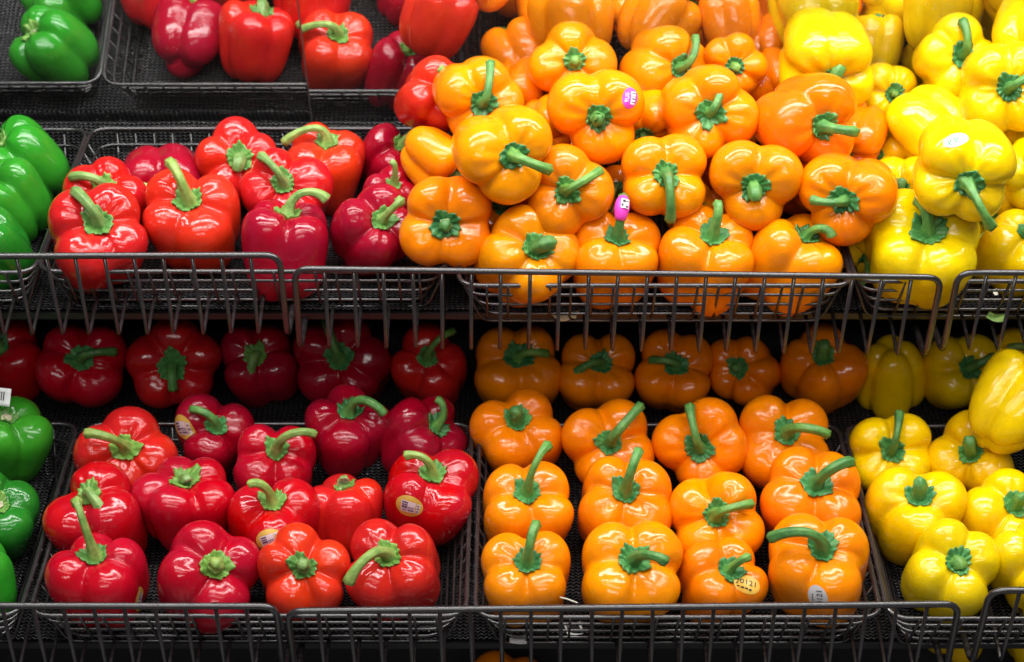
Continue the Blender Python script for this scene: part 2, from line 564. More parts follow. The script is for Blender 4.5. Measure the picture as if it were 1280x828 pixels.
# ------------------------------------------------------------------ front fences
FS = {'U': -.036, 'L': -.024}
def fence(tier, p0, p1, label, left_post=True, right_post=True, hook=.055, drop=.106, pitch=.0305):
    """A rail with hanging bars; p0, p1 = picture points of the rail's two ends."""
    pts = []
    for p in (p0, p1):
        r = ray(*p)
        o = on(tier, 0, FS[tier], 0)
        a = float(np.dot(o - EYE, SLP) / np.dot(r, SLP))
        P = EYE + r * a
        pts.append(P)
    A, B = pts
    ex = (B - A); W = np.linalg.norm(ex); ex /= W
    ey = SLP - ex * np.dot(SLP, ex); ey /= np.linalg.norm(ey)
    ez = np.cross(ex, ey)
    t = thing('wire_fence', label, 'fence', 'wire fences clipped along the shelf fronts')
    t.matrix_world = Matrix(((ex[0], ey[0], ez[0], A[0]), (ex[1], ey[1], ez[1], A[1]), (ex[2], ey[2], ez[2], A[2]), (0, 0, 0, 1)))
    R = .0035
    path = []
    if left_post: path += [(0, hook, -drop), (0, 0, -drop)]
    path += [(0, 0, 0), (W, 0, 0)]
    if right_post: path += [(W, 0, -drop), (W, hook, -drop)]
    pp = fillet(path, .016, False, 7)
    dense = []
    for u, v in zip(pp[:-1], pp[1:]):
        dense += [u, (np.array(u) + np.array(v)) / 2]
    dense.append(pp[-1])
    link('rail', tube('rail', dense, R, 10), M_WIRE, t)
    bar = shared('bar%s' % tier, lambda: tube('bar', fillet([(0, .0025, .001), (0, .0025, -drop + .002), (0, hook + .01, -drop + .014)], .0035, False, 4), .00215, 7))
    n = int(round(W / pitch))
    for i in range(1, n):
        o = link('bar', bar, M_WIRE, t)
        o.location = (W * i / n, 0, 0)
        o.rotation_euler = (random.uniform(-.012, .012), random.uniform(-.015, .015), 0)
    return t

random.seed(4)
fence('U', (-420, 322), (349, 319), 'wire fence along the upper shelf front, its rounded end before the red peppers', False, True)
fence('U', (368, 336), (1177, 347), 'long wire fence in the middle of the upper shelf front, under the orange pile', True, True)
fence('U', (1198, 341), (1640, 343), 'wire fence on the upper shelf front at the right edge, before the yellow pile', True, False)
fence('L', (-420, 757), (345, 758), 'wire fence along the lower shelf front, its rounded end before the red basket', False, True)
fence('L', (359, 764), (1199, 755), 'long wire fence in the middle of the lower shelf front, before the orange basket', True, True)
fence('L', (1238, 738), (1660, 741), 'wire fence on the lower shelf front at the right edge, before yellow peppers', True, False)

# ------------------------------------------------------------------ bell peppers
class Body:
    """Star-shaped pepper surface: a smooth union of blocky lobes round the stem axis, in units of its widest radius."""
    def __init__(s, seed, n=None, tall=.95, taper=.12, spin=None, dip=.27, groove=1.0, wrinkle=1.0):
        g = np.random.default_rng(seed)
        n = n or int(g.choice([3, 4, 4, 4, 3]))
        s.n = n
        sp = g.uniform(0, 6.28) if spin is None else spin
        s.psi = sp + np.arange(n) * 2 * math.pi / n + g.uniform(-.20, .20, n)
        base = {3: .31, 4: .33, 5: .36}[n] * (0.85 + .25 * groove)
        s.d = base * g.uniform(.84, 1.12, n)
        s.a = (1 - base) * g.uniform(.93, 1.06, n)
        s.H = tall * g.uniform(.88, 1.10, n)
        s.e = g.uniform(2.7, 3.7)
        s.taper = taper + g.uniform(-.05, .05)
        s.dip = dip * g.uniform(.8, 1.25)
        s.bdip = g.uniform(.05, .16)
        s.k = .030
        s.w = g.uniform(-1, 1, (7, 4)) * wrinkle
        s.wk = [g.integers(1, 4, 4), g.integers(1, 4, 4)]
        s.pm = int(g.integers(7, 13)); s.pp = g.uniform(0, 6.28, 3)
        s.shear = g.uniform(-.07, .07, 2)
        s.cd = g.uniform(.12, .25, n) * groove
        s.scale = 1.0
        th = np.linspace(0, 2 * math.pi, 48, endpoint=False)
        u = self_dirs(th[None, :], np.linspace(.5, 2.4, 24)[:, None])
        p = u * s.radius(u)[..., None]
        # widest span averaged over directions, so the silhouette has the wanted size
        half = [0.5 * (np.max(p[..., 0] * math.cos(t) + p[..., 1] * math.sin(t)) - np.min(p[..., 0] * math.cos(t) + p[..., 1] * math.sin(t))) for t in th[:24]]
        s.scale = 1.0 / float(np.mean(half))

    def F(s, p):
        x, y, z = p[..., 0], p[..., 1], p[..., 2]
        x = x - s.shear[0] * z; y = y - s.shear[1] * z
        t = 1 + s.taper * np.clip(z / s.H.mean(), -1.2, 1.2)
        acc = 0
        for i in range(s.n):
            cx, cy = s.d[i] * math.cos(s.psi[i]), s.d[i] * math.sin(s.psi[i])
            q = ((x / t - cx) ** 2 + (y / t - cy) ** 2) / s.a[i] ** 2 + np.abs(z / s.H[i]) ** s.e
            acc = acc + np.exp(-(np.sqrt(q + 1e-9) - 1) / s.k)
        return -s.k * np.log(acc + 1e-30)

    def radius(s, u):
        lo = np.full(u.shape[:-1], .15); hi = np.full(u.shape[:-1], 1.75)
        for _ in range(15):
            m = (lo + hi) / 2
            ins = s.F(u * m[..., None]) < 0
            lo = np.where(ins, m, lo); hi = np.where(ins, hi, m)
        r = (lo + hi) / 2
        th = np.arctan2(u[..., 1], u[..., 0]); ph = np.arccos(np.clip(u[..., 2], -1, 1))
        r = r * (1 - s.dip * np.exp(-(ph / .46) ** 2) - s.bdip * np.exp(-((math.pi - ph) / .30) ** 2))
        sn = np.sin(ph)
        lump = 0
        for j in range(4):
            lump = lump + s.w[0, j] * .020 * np.sin(s.wk[0][j] * th + 6 * s.w[1, j]) * np.sin(s.wk[1][j] * ph + 6 * s.w[2, j]) * sn
        crease = 0
        for j in range(s.n):
            a0, a1 = s.psi[j], s.psi[(j + 1) % s.n]
            gth = a0 + (np.angle(np.exp(1j * (a1 - a0))) % (2 * math.pi)) / 2
            dg = np.abs(np.angle(np.exp(1j * (th - gth - .12 * s.w[6, j % 4] * np.sin(2 * ph)))))
            prof = np.exp(-np.sqrt(dg ** 2 + .0025) / .17)
            crease = crease - prof * s.cd[j] * (1.0 * np.exp(-((ph - .62) / .40) ** 2) + .28 * np.exp(-((ph - 1.5) / .8) ** 2) + .5 * np.exp(-((ph - 2.6) / .4) ** 2))
        pk = np.exp(-((ph - .52) / .22) ** 2)
        pucker = pk * .011 * (np.sin(s.pm * th + s.pp[0]) + .7 * np.sin((s.pm + 3) * th + s.pp[1]))
        dent = 0
        for j in range(3):
            dth = np.angle(np.exp(1j * (th - 3.1 * s.w[3 + j, 0] )))
            dent = dent - .028 * abs(s.w[3 + j, 1]) * np.exp(-(dth / .20) ** 2 - ((ph - 1.35 - .6 * s.w[3 + j, 2]) / .45) ** 2)
        return r * (1 + lump + pucker + dent + crease) * s.scale

def self_dirs(th, ph):
    th, ph = np.broadcast_arrays(th, ph)
    return np.stack([np.sin(ph) * np.cos(th), np.sin(ph) * np.sin(th), np.cos(ph)], -1)

NU, NV = 88, 54
TH = np.linspace(0, 2 * math.pi, NU, endpoint=False)
PH = np.linspace(0, 1, NV + 1)[1:-1]
PH = math.pi * (PH + .035 * np.sin(2 * math.pi * PH) * -1)
U_BODY = self_dirs(TH[None, :], PH[:, None])
F_BODY = None
def body_mesh(b, R):
    global F_BODY
    P = (U_BODY * b.radius(U_BODY)[..., None] * R).reshape(-1, 3)
    top = np.array([[0, 0, b.radius(np.array([[0, 0, 1.0]]))[0] * R]])
    bot = np.array([[0, 0, -b.radius(np.array([[0, 0, -1.0]]))[0] * R]])
    V = np.concatenate([P, top, bot])
    if F_BODY is None:
        n = len(P)
        F = [tuple(f) for f in grid_faces(NV - 1, NU)]
        F += [(n, k, (k + 1) % NU) for k in range(NU)]
        o = (NV - 2) * NU
        F += [(n + 1, o + (k + 1) % NU, o + k) for k in range(NU)]
        F_BODY = F
    return V, F_BODY

def project(b, R, p, lift):
    """Move local points onto the skin, LIFT metres above it."""
    L = np.linalg.norm(p, axis=-1, keepdims=True)
    u = p / L
    return u * (b.radius(u)[..., None] * R + lift)

def calyx_mesh(b, R, g, size=.225):
    nu, nr = 84, 9
    th = np.linspace(0, 2 * math.pi, nu, endpoint=False)
    m = int(g.integers(10, 15)); p0 = g.uniform(0, 6.28)
    irregular = 1 + .05 * np.sin(2 * th + g.uniform(0, 6)) + .045 * np.sin(3 * th + g.uniform(0, 6)) + .05 * np.sin(5 * th + g.uniform(0, 6)) + .03 * np.sin(17 * th + g.uniform(0, 6))
    scal = 1 + .09 * (np.abs(np.sin(m * th / 2 + p0)) - .5)
    zt = b.radius(np.array([[0, 0, 1.0]]))[0]
    edge = size * irregular * scal / (zt * 1.02)
    V = []
    ts = np.concatenate([np.linspace(.0, 1, nr), [1.02, .97]])
    for i, t in enumerate(ts):
        u = self_dirs(th, edge * max(t, .02))
        r = b.radius(u) * R
        ridge = np.sin(m * th + 2 * p0) * .10 * (t ** 2) if i < nr else 0
        if i < nr:
            lift = R * (.035 + .045 * (1 - t) ** 2 + .26 * ridge + .035 * t ** 4 * (1 + .9 * np.sin(4 * th + p0)))
        elif i == nr:
            lift = R * .012 * np.ones(nu)
        else:
            lift = -R * .02 * np.ones(nu)
        V.append(u * (r + lift)[:, None])
    V = np.concatenate(V)
    c = np.array([[0, 0, zt * R + R * .08]])
    V = np.concatenate([V, c])
    F = [tuple(f) for f in grid_faces(len(ts), nu)]
    n = len(V) - 1
    F += [(n, k, (k + 1) % nu) for k in range(nu)]
    return mesh_from('calyx', V, F)

def stem_mesh(path, R, g, r0=.20, r1=.092, r2=.112):
    sides, P = 18, np.array(path)
    N = len(P)
    T = np.gradient(P, axis=0); T /= np.linalg.norm(T, axis=1)[:, None]
    n = np.cross(T[0], np.array([.3, .9, .1])); n /= np.linalg.norm(n)
    V = []
    ridges = 5 + int(g.integers(0, 2)); p0 = g.uniform(0, 6)
    r1 *= g.uniform(.78, 1.06); r2 *= g.uniform(.85, 1.15)
    for i in range(N):
        t = i / (N - 1)
        n = n - T[i] * np.dot(n, T[i]); n /= np.linalg.norm(n)
        bb = np.cross(T[i], n)
        rad = r1 + (r0 - r1) * math.exp(-t / .10) + (r2 - r1) * max(0, (t - .55) / .45) ** 2
        rad *= R * (1 + .03 * math.sin(9 * t + p0))
        for k in range(sides):
            a = 2 * math.pi * k / sides
            rr = rad * (1 + .10 * math.sin(ridges * a + p0 + 1.2 * t))
            V.append(P[i] + (n * math.cos(a) + bb * math.sin(a)) * rr)
    F = [tuple(f) for f in grid_faces(N, sides)]
    mats = [0] * len(F)
    # sunken dry cut
    e = P[-1]; base = (N - 1) * sides
    last = np.array(V[base:base + sides])
    i1 = len(V); V += list(e + (last - e) * .72 + T[-1] * R * .012)
    i2 = len(V); V += list(e + (last - e) * .45 - T[-1] * R * .03)
    V.append(e - T[-1] * R * .03)
    for k in range(sides):
        k2 = (k + 1) % sides
        F.append((base + k, i1 + k, i1 + k2, base + k2)); mats.append(1)
        F.append((i1 + k, i2 + k, i2 + k2, i1 + k2)); mats.append(1)
        F.append((i2 + k, len(V) - 1, i2 + k2)); mats.append(1)
    # every quad ring runs root to tip, so flip to face outward
    return mesh_from('stem', V, [f[::-1] for f in F], mats=mats)

COLOURS = {
    'R': [(.47, .006, .017), (.52, .009, .015), (.43, .005, .023), (.56, .013, .014)],
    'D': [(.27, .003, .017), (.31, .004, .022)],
    'S': [(.66, .035, .010), (.62, .026, .012)],          # red turning orange
    'O': [(.87, .245, .002), (.86, .220, .002), (.87, .265, .002)],
    'M': [(.85, .185, .002), (.85, .205, .002)],          # deeper orange
    'Y': [(.85, .535, .002), (.84, .500, .002), (.85, .560, .003)],
    'L': [(.80, .570, .003), (.79, .550, .003)],          # lemon
    'G': [(.030, .250, .016), (.045, .300, .018), (.020, .19, .016)],
}
GROUP = {'UR': 'red peppers on the upper shelf', 'UO': 'orange peppers heaped on the upper shelf', 'UY': 'yellow peppers heaped on the upper shelf',
         'UG': 'green peppers on the upper shelf', 'LR': 'red peppers in the lower basket', 'LO': 'orange peppers in the lower basket',
         'LY': 'yellow peppers in the lower basket', 'LG': 'green peppers on the lower shelf',
         'BR': 'red peppers in the shaded back row', 'BO': 'orange peppers in the shaded back row', 'FO': 'peppers on the bottom tier', 'FY': 'peppers on the bottom tier', 'BY': 'yellow peppers in the shaded back row'}
FAMILY = {'R': 'R', 'D': 'R', 'S': 'R', 'O': 'O', 'M': 'O', 'Y': 'Y', 'L': 'Y', 'G': 'G'}
WORD = {'R': 'red', 'O': 'orange', 'Y': 'yellow', 'G': 'green'}

# key: (tier, row) then colour, centre x, y, width, calyx x, y, stem tip (or None), height above the basket floor in radii or metres, options, label
P = []
def pep(key, col, cx, cy, w, sx, sy, tip, label, h=None, **kw):
    P.append(dict(key=key, col=col, cx=cx, cy=cy, w=w, sx=sx, sy=sy, tip=tip, h=h, label=label, kw=kw))
# ---- upper shelf, green basket
pep('UG', 'G', 30, 208, 106, 8, 184, None, 'green pepper with a dried curl at its navel, farthest back in upper green basket', tall=1.08, n=4, groove=1.3, stem='navel')
pep('UG', 'G', 12, 255, 98, -8, 226, None, 'green pepper second from the front in the upper green basket', tall=1.08, n=4, groove=1.3, stem='navel')
pep('UG', 'G', -8, 312, 98, -26, 290, None, 'bright green pepper right behind the fence in the upper green basket', tall=1.08, n=4, groove=1.3, stem='navel')
# ---- upper shelf, red basket
pep('UR', 'R', 125, 300, 128, 124, 281, (94, 240), 'red pepper with a thin leaning stem at the front left of the upper red basket', n=4, lobe=60, stem='pale')
pep('UR', 'S', 244, 282, 122, 238, 254, (213, 204), 'glowing orange-red pepper with a thick upright stem in the upper red basket', n=4, lobe=-60, stem='pale')
pep('UR', 'D', 357, 312, 112, 362, 258, (408, 250), 'upright dark red pepper behind the upper fence corner, stem arching right', tall=1.08, n=4, stem='pale')
pep('UR', 'D', 464, 292, 106, 476, 278, (500, 252), 'dark red pepper right beside the front left orange pepper on the upper shelf', tall=1.1, n=4, stem='pale', ring=True)
pep('UR', 'R', 138, 254, 104, 133, 236, (90, 222), 'red pepper with its stem arching left, second row at the left of upper red basket', n=4, stem='pale', h=.062)
pep('UR', 'D', 201, 224, 98, 200, 244, (172, 217), 'small crimson pepper half hidden behind the thick upright stem, upper red basket', n=3, stem='pale')
pep('UR', 'R', 297, 212, 106, 300, 200, (296, 213), 'red pepper whose short stem shows a hollow cut end, back of upper red basket', n=5, stem='pale', L=.022)
pep('UR', 'R', 357, 246, 110, 355, 230, (327, 196), 'red pepper with a thin curved stem, in the middle of the upper red basket', n=4, stem='pale')
pep('UR', 'S', 404, 216, 106, 409, 184, (355, 179), 'orange-red pepper with a long stem arching left, back of the upper red basket', n=4, stem='pale')
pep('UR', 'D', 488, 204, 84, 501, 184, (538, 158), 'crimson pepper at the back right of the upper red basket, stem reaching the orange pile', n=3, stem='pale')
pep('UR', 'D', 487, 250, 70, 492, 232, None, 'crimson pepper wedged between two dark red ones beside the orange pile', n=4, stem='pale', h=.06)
pep('UR', 'S', 541, 122, 94, 553, 112, None, 'small orange-red pepper leaning on the left flank of the orange pile, top of the reds', n=4, h=.135, stem='pale')
# ---- upper shelf, orange pile
pep('UO', 'O', 557, 276, 120, 557, 280, (557, 282), 'orange pepper facing straight out with a cut stem end, left corner of the pile', n=4, lobe=130, h=.085, L=.012)
pep('UO', 'O', 628, 188, 122, 640, 194, (685, 212), 'big orange pepper with a stem hooking right over the pile, near its left end', n=3, lobe=50, h=.165)
pep('UO', 'O', 596, 122, 108, 602, 128, (613, 79), 'orange pepper with a tall upright stem at the top left of the pile', n=4, h=.160)
pep('UO', 'O', 543, 198, 82, 573, 222, None, 'smooth orange pepper with a tiny scratch, at the left edge of the pile', n=3, h=.100)
pep('UO', 'O', 715, 83, 106, 718, 77, (719, 76), 'orange pepper with a short stump facing out, high in the pile left of center', n=4, lobe=100, h=.155, L=.014)
pep('UO', 'O', 743, 139, 120, 747, 147, (748, 150), 'orange pepper with a stump and a pink sticker on its right side', n=3, lobe=40, h=.165, L=.016, stickers=[('pink', 793, 124, 16, 34, -6)])
pep('UO', 'O', 827, 83, 102, 847, 84, (869, 47), 'orange pepper with a stem bending up, near the top of the pile', n=4, h=.145)
pep('UO', 'O', 879, 134, 116, 886, 140, (903, 108), 'orange pepper with a short upright stem right of the pink stickered one', n=4, lobe=80, h=.165, L=.030)
pep('UO', 'O', 918, 82, 80, 918, 83, (921, 85), 'small orange pepper with a stump, top right of the orange pile', n=5, h=.140, L=.012)
pep('UO', 'O', 709, 236, 112, 708, 238, (750, 214), 'orange pepper with a stem pointing up right, in the middle of the pile', n=3, lobe=115, h=.120, L=.034)
pep('UO', 'O', 827, 223, 112, 832, 218, (838, 275), 'orange pepper whose stem hangs straight down, in the middle of the pile', n=4, lobe=48, h=.120, L=.046)
pep('UO', 'O', 939, 228, 114, 942, 233, (944, 246), 'orange pepper with a small hooked stem in the third column of the pile', n=3, lobe=30, h=.120, L=.020)
pep('UO', 'M', 1004, 153, 120, 1025, 157, (1068, 165), 'deep orange pepper with its stem pointing right, touching the yellow pile', n=3, lobe=60, h=.160, L=.040)
pep('UO', 'M', 1060, 243, 118, 1056, 250, (1016, 250), 'deep orange pepper with its stem pointing left, beside the yellow pile', n=3, lobe=20, h=.115, L=.036)
pep('UO', 'O', 652, 326, 120, 667, 312, (689, 304), 'orange pepper with a short curled stem, front row left of the pile', n=4, L=.022)
pep('UO', 'O', 767, 328, 116, 771, 300, (779, 248), 'orange pepper with a pink sticker wrapped round its upright stem', n=4, lobe=50, L=.045, stemsticker=True)
pep('UO', 'O', 879, 328, 120, 888, 300, (897, 256), 'orange pepper with a plain upright stem, third in the front row of the pile', n=4, lobe=40, L=.040)
pep('UO', 'O', 987, 328, 114, 1003, 300, (1040, 296), 'orange pepper with an arching stem at the right end of the front row, pile', n=3, lobe=-70, L=.038)
pep('UO', 'O', 640, 272, 104, 632, 259, (631, 254), 'orange pepper mostly buried between the hooked stem one and the front row', n=4, h=.060, L=.014)
pep('UO', 'O', 648, 114, 84, 640, 135, None, 'orange pepper peeking out behind the tall stemmed one at top left', n=3, h=.115)
pep('UO', 'O', 806, 150, 86, 806, 168, (806, 176), 'orange pepper tucked right behind the pink sticker', n=4, h=.115, L=.010)
pep('UO', 'O', 926, 134, 78, 938, 150, (940, 156), 'orange pepper tucked under the small stump one, at the upper right', n=4, h=.105, L=.010)
pep('UO', 'O', 682, 158, 74, 680, 175, None, 'orange pepper sunk between the big hooked one and the pink stickered one', n=4, h=.105)
pep('UO', 'M', 1068, 172, 84, 1058, 190, None, 'deep orange pepper showing a sliver behind the right pointing stem', n=4, h=.105)
pep('UO', 'M', 996, 216, 88, 985, 235, None, 'deep orange pepper buried between the hooked small stem and left pointing stem', n=3, h=.065)
pep('UO', 'M', 765, 252, 78, 768, 240, (760, 262), 'orange pepper deep in the gap behind the pink stem sticker', n=4, h=.050)
pep('UO', 'O', 880, 278, 80, 870, 262, None, 'orange pepper buried behind the plain upright stem of the front row', n=4, h=.050)
pep('UO', 'O', 700, 198, 84, 690, 185, None, 'orange pepper buried under the pink stickered one', n=4, h=.060)
pep('UO', 'M', 878, 210, 92, 880, 190, None, 'orange pepper buried between the two middle columns of the pile', n=4, h=.060)
# ---- upper shelf, yellow pile
pep('UY', 'L', 1033, 73, 122, 1037, 96, (1050, 84), 'pale yellow pepper with a brown bent stem, upper left of the yellow pile', n=4, lobe=45, h=.160, L=.024)
pep('UY', 'Y', 1105, 118, 80, 1115, 117, (1118, 118), 'small yellow pepper showing a ragged green calyx without stem', n=4, h=.120, L=.008)
pep('UY', 'Y', 1188, 76, 104, 1200, 70, (1203, 27), 'yellow pepper with a straight upright stem, top of the yellow pile', n=4, h=.145, L=.042)
pep('UY', 'Y', 1252, 109, 118, 1260, 109, (1290, 92), 'big yellow pepper with a stem pointing right, at the upper right edge', n=4, lobe=50, h=.165, L=.034)
pep('UY', 'Y', 1200, 211, 126, 1210, 227, (1238, 282), 'yellow pepper with a white oval sticker and a drooping stem', n=4, lobe=30, h=.160, L=.050, stickers=[('green', 1188, 171, 32, 17, 27)])
pep('UY', 'Y', 1160, 162, 98, 1185, 185, None, 'smooth golden yellow pepper left of the stickered one, its stem hidden', n=3, h=.120)
pep('UY', 'L', 1150, 318, 142, 1156, 294, (1149, 252), 'largest lemon yellow pepper with a thick upright stem, front of the yellow pile', n=4, lobe=45, L=.036, tall=.9)
pep('UY', 'Y', 1268, 316, 100, 1280, 293, None, 'yellow pepper behind the upper right fence, at the edge of the photo', n=4)
pep('UY', 'Y', 1285, 215, 84, 1296, 225, None, 'yellow pepper cut by the right edge, beside the white stickered one', n=4, h=.110)
pep('UY', 'Y', 1132, 236, 92, 1126, 238, (1128, 226), 'yellow pepper with a short green stump, wedged above the largest lemon one', n=4, h=.070, L=.014)
pep('UY', 'Y', 1108, 206, 78, 1096, 196, (1107, 158), 'yellow pepper in the gap beside the orange pile, slim stem up', n=4, h=.070, L=.036)
pep('UY', 'Y', 1080, 300, 70, 1085, 320, None, 'yellow pepper low between the orange front row and the largest lemon one', n=4, h=.040)
pep('UY', 'Y', 1235, 250, 90, 1240, 270, None, 'golden yellow pepper buried behind the drooping stem', n=4, h=.060)
pep('UY', 'Y', 1190, 130, 90, 1180, 150, None, 'golden yellow pepper buried under the straight stemmed one', n=4, h=.080)
pep('UO', 'M', 966, 100, 76, 975, 118, None, 'deep orange pepper down in the gap between the small stump one and the yellows', n=4, h=.105)
pep('UY', 'Y', 1290, 42, 108, 1296, 20, None, 'golden yellow pepper cut by the upper right corner of the photo', n=4, h=.150, away=True)
pep('UY', 'Y', 1262, 178, 92, 1268, 190, None, 'golden yellow pepper sunk under the big one at the upper right edge', n=4, h=.090)
# ---- lower shelf, shaded back row
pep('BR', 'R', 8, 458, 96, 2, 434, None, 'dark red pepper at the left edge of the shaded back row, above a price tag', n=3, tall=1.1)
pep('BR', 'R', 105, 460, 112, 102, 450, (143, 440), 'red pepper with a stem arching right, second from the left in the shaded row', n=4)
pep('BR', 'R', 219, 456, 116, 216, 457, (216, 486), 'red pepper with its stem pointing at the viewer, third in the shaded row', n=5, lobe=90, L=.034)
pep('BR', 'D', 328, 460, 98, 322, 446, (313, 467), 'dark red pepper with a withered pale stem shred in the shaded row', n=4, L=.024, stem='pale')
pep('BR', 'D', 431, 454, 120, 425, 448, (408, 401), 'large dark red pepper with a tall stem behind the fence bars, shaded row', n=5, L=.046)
pep('BR', 'R', 538, 462, 96, 535, 449, (566, 414), 'red pepper at the right end of the shaded reds, stem leaning right', n=4, L=.040)
pep('BO', 'M', 646, 462, 112, 648, 449, (683, 443), 'orange pepper first in the shaded orange row, next to the shaded reds', n=4, L=.034)
pep('BO', 'M', 747, 470, 102, 750, 456, (718, 467), 'orange pepper with its stem bent left, second in the shaded orange row', n=4, L=.034)
pep('BO', 'M', 841, 468, 102, 844, 458, (814, 451), 'orange pepper with a shrivelled stem pointing left, third in the shaded orange row', n=4, L=.030)
pep('BO', 'M', 931, 465, 90, 924, 461, (921, 459), 'narrow orange pepper with a stump, fourth in the shaded orange row', n=5, L=.012)
pep('BO', 'M', 1024, 466, 102, 1027, 447, (1031, 430), 'deep orange pepper with a pointed stub, last in the shaded orange row', n=4, L=.020)
pep('BY', 'Y', 1111, 470, 88, 1112, 498, None, 'smooth yellow pepper turned away, first of the shaded yellows', n=4, away=True, tall=1.05)
pep('BY', 'Y', 1198, 468, 98, 1209, 461, (1240, 447), 'shaded yellow pepper with a dark stem pointing right', n=4, L=.034)
pep('BY', 'Y', 1288, 462, 100, 1292, 445, (1262, 435), 'shaded yellow pepper at the right edge with a pale stem end pointing left', n=4, L=.034, stem='pale')
# ---- lower shelf, green basket
pep('LG', 'G', 4, 558, 110, 10, 528, None, 'tall green pepper at the back of the lower green basket, under the price tag', n=4, tall=1.15, stem='navel')
pep('LG', 'G', -2, 650, 100, 0, 634, None, 'bright green pepper in the middle of the lower green basket', n=4, stem='navel')
pep('LG', 'G', -28, 728, 98, -30, 700, None, 'green pepper at the lower left edge just behind the fence', n=4, stem='navel')
# ---- lower shelf, red basket
pep('LR', 'R', 130, 728, 118, 122, 697, (96, 628), 'red pepper with the longest stem, front left corner of the lower red basket', n=4, L=.062, stem='pale', stickers=[('gold', 179, 749, 16, 30, -20)])
pep('LR', 'R', 256, 727, 130, 268, 712, (269, 707), 'red pepper with a thick cut stump, second in the front row, lower red basket', n=4, lobe=-80, L=.016, stem='pale')
pep('LR', 'S', 378, 722, 118, 379, 711, (378, 707), 'orange-red pepper with a frilled calyx and stump, front row of the lower basket', n=5, lobe=90, L=.018, stem='pale')
pep('LR', 'R', 497, 716, 120, 487, 697, (436, 728), 'red pepper whose stem arches down left, front right of the lower red basket', n=4, lobe=45, L=.060, stem='pale')
pep('LR', 'R', 125, 655, 120, 115, 622, (126, 637), 'crimson pepper at the left side of the lower red basket, stem folded forward', n=3, L=.026, stem='pale', sx2=1)
pep('LR', 'R', 233, 634, 122, 233, 607, (234, 602), 'broad red pepper with a rounded stump, second row of the lower red basket', n=5, L=.014, stem='pale', taper=.22)
pep('LR', 'R', 342, 660, 112, 342, 632, (312, 606), 'red pepper with a hooked stem and a gold sticker at its bottom right', n=3, L=.040, stem='pale', stickers=[('gold', 336, 681, 32, 28, 20)])
pep('LR', 'R', 429, 648, 98, 431, 606, (430, 601), 'red pepper with a dried stub, squeezed between two stickered neighbours', n=4, L=.010, stem='pale', taper=.2, tall=1.05)
pep('LR', 'R', 534, 626, 120, 540, 596, (508, 570), 'red pepper with a gold barcode sticker on its front, right side of the basket', n=4, lobe=45, L=.038, stem='pale', taper=.2, stickers=[('gold', 512, 641, 38, 30, -18)])
pep('LR', 'R', 160, 574, 122, 158, 562, (109, 542), 'red pepper with a thick stem arching left, back left of the lower red basket', n=4, L=.056, stem='pale')
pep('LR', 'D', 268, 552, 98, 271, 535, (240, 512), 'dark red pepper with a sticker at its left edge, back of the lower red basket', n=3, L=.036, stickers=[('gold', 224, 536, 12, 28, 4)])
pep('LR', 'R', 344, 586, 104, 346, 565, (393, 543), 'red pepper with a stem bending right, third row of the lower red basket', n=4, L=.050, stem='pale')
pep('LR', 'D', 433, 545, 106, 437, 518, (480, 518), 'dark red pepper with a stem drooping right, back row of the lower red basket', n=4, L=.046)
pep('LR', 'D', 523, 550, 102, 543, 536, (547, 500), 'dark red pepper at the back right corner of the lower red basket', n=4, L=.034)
# ---- lower shelf, orange basket
pep('LO', 'M', 648, 548, 112, 647, 528, (642, 515), 'orange pepper with a short upright stub, back left of the lower orange basket', n=4, L=.020, tall=1.0)
pep('LO', 'M', 760, 558, 116, 762, 553, (800, 508), 'orange pepper with a stem slanting right, back row second, lower orange basket', n=4, L=.046)
pep('LO', 'M', 878, 562, 116, 875, 561, (862, 509), 'orange pepper with a stem slanting slightly left, back row third', n=4, L=.046)
pep('LO', 'M', 977, 556, 122, 982, 542, (1034, 543), 'orange pepper with a broad arching stem, back row right of the lower orange basket', n=4, L=.056)
pep('LO', 'O', 656, 640, 118, 658, 619, (684, 558), 'orange pepper with a tall curved stem, second row left of the lower orange basket', n=4, lobe=50, L=.052, tall=1.02)
pep('LO', 'O', 778, 634, 124, 781, 616, (798, 565), 'orange pepper with a crooked upright stem, second row second', n=4, lobe=42, L=.048)
pep('LO', 'O', 896, 652, 122, 895, 645, (939, 630), 'orange pepper with a stem lying to the right, in the middle right of the basket', n=4, lobe=60, L=.040)
pep('LO', 'M', 1013, 628, 130, 1018, 609, (1063, 578), 'orange pepper with a stout stem raised right, second row right', n=4, lobe=45, L=.050)
pep('LO', 'O', 659, 725, 116, 659, 706, (670, 656), 'orange pepper with a straight stem at the front left of the lower orange basket', n=4, lobe=52, L=.042)
pep('LO', 'O', 785, 717, 134, 791, 702, (831, 702), 'widest orange pepper with an arching stem in the front row', n=4, lobe=48, L=.050)
pep('LO', 'O', 897, 728, 108, 909, 714, (934, 697), 'orange pepper with a round yellow sticker near its stem', n=4, L=.030, stickers=[('lot', 937, 726, 25, 28, -25)])
pep('LO', 'O', 1023, 716, 132, 1026, 689, (963, 673), 'orange pepper with a grey oval sticker, front right of the lower orange basket', n=4, lobe=40, L=.052, stickers=[('greylot', 1016, 752, 25, 33, 4)])
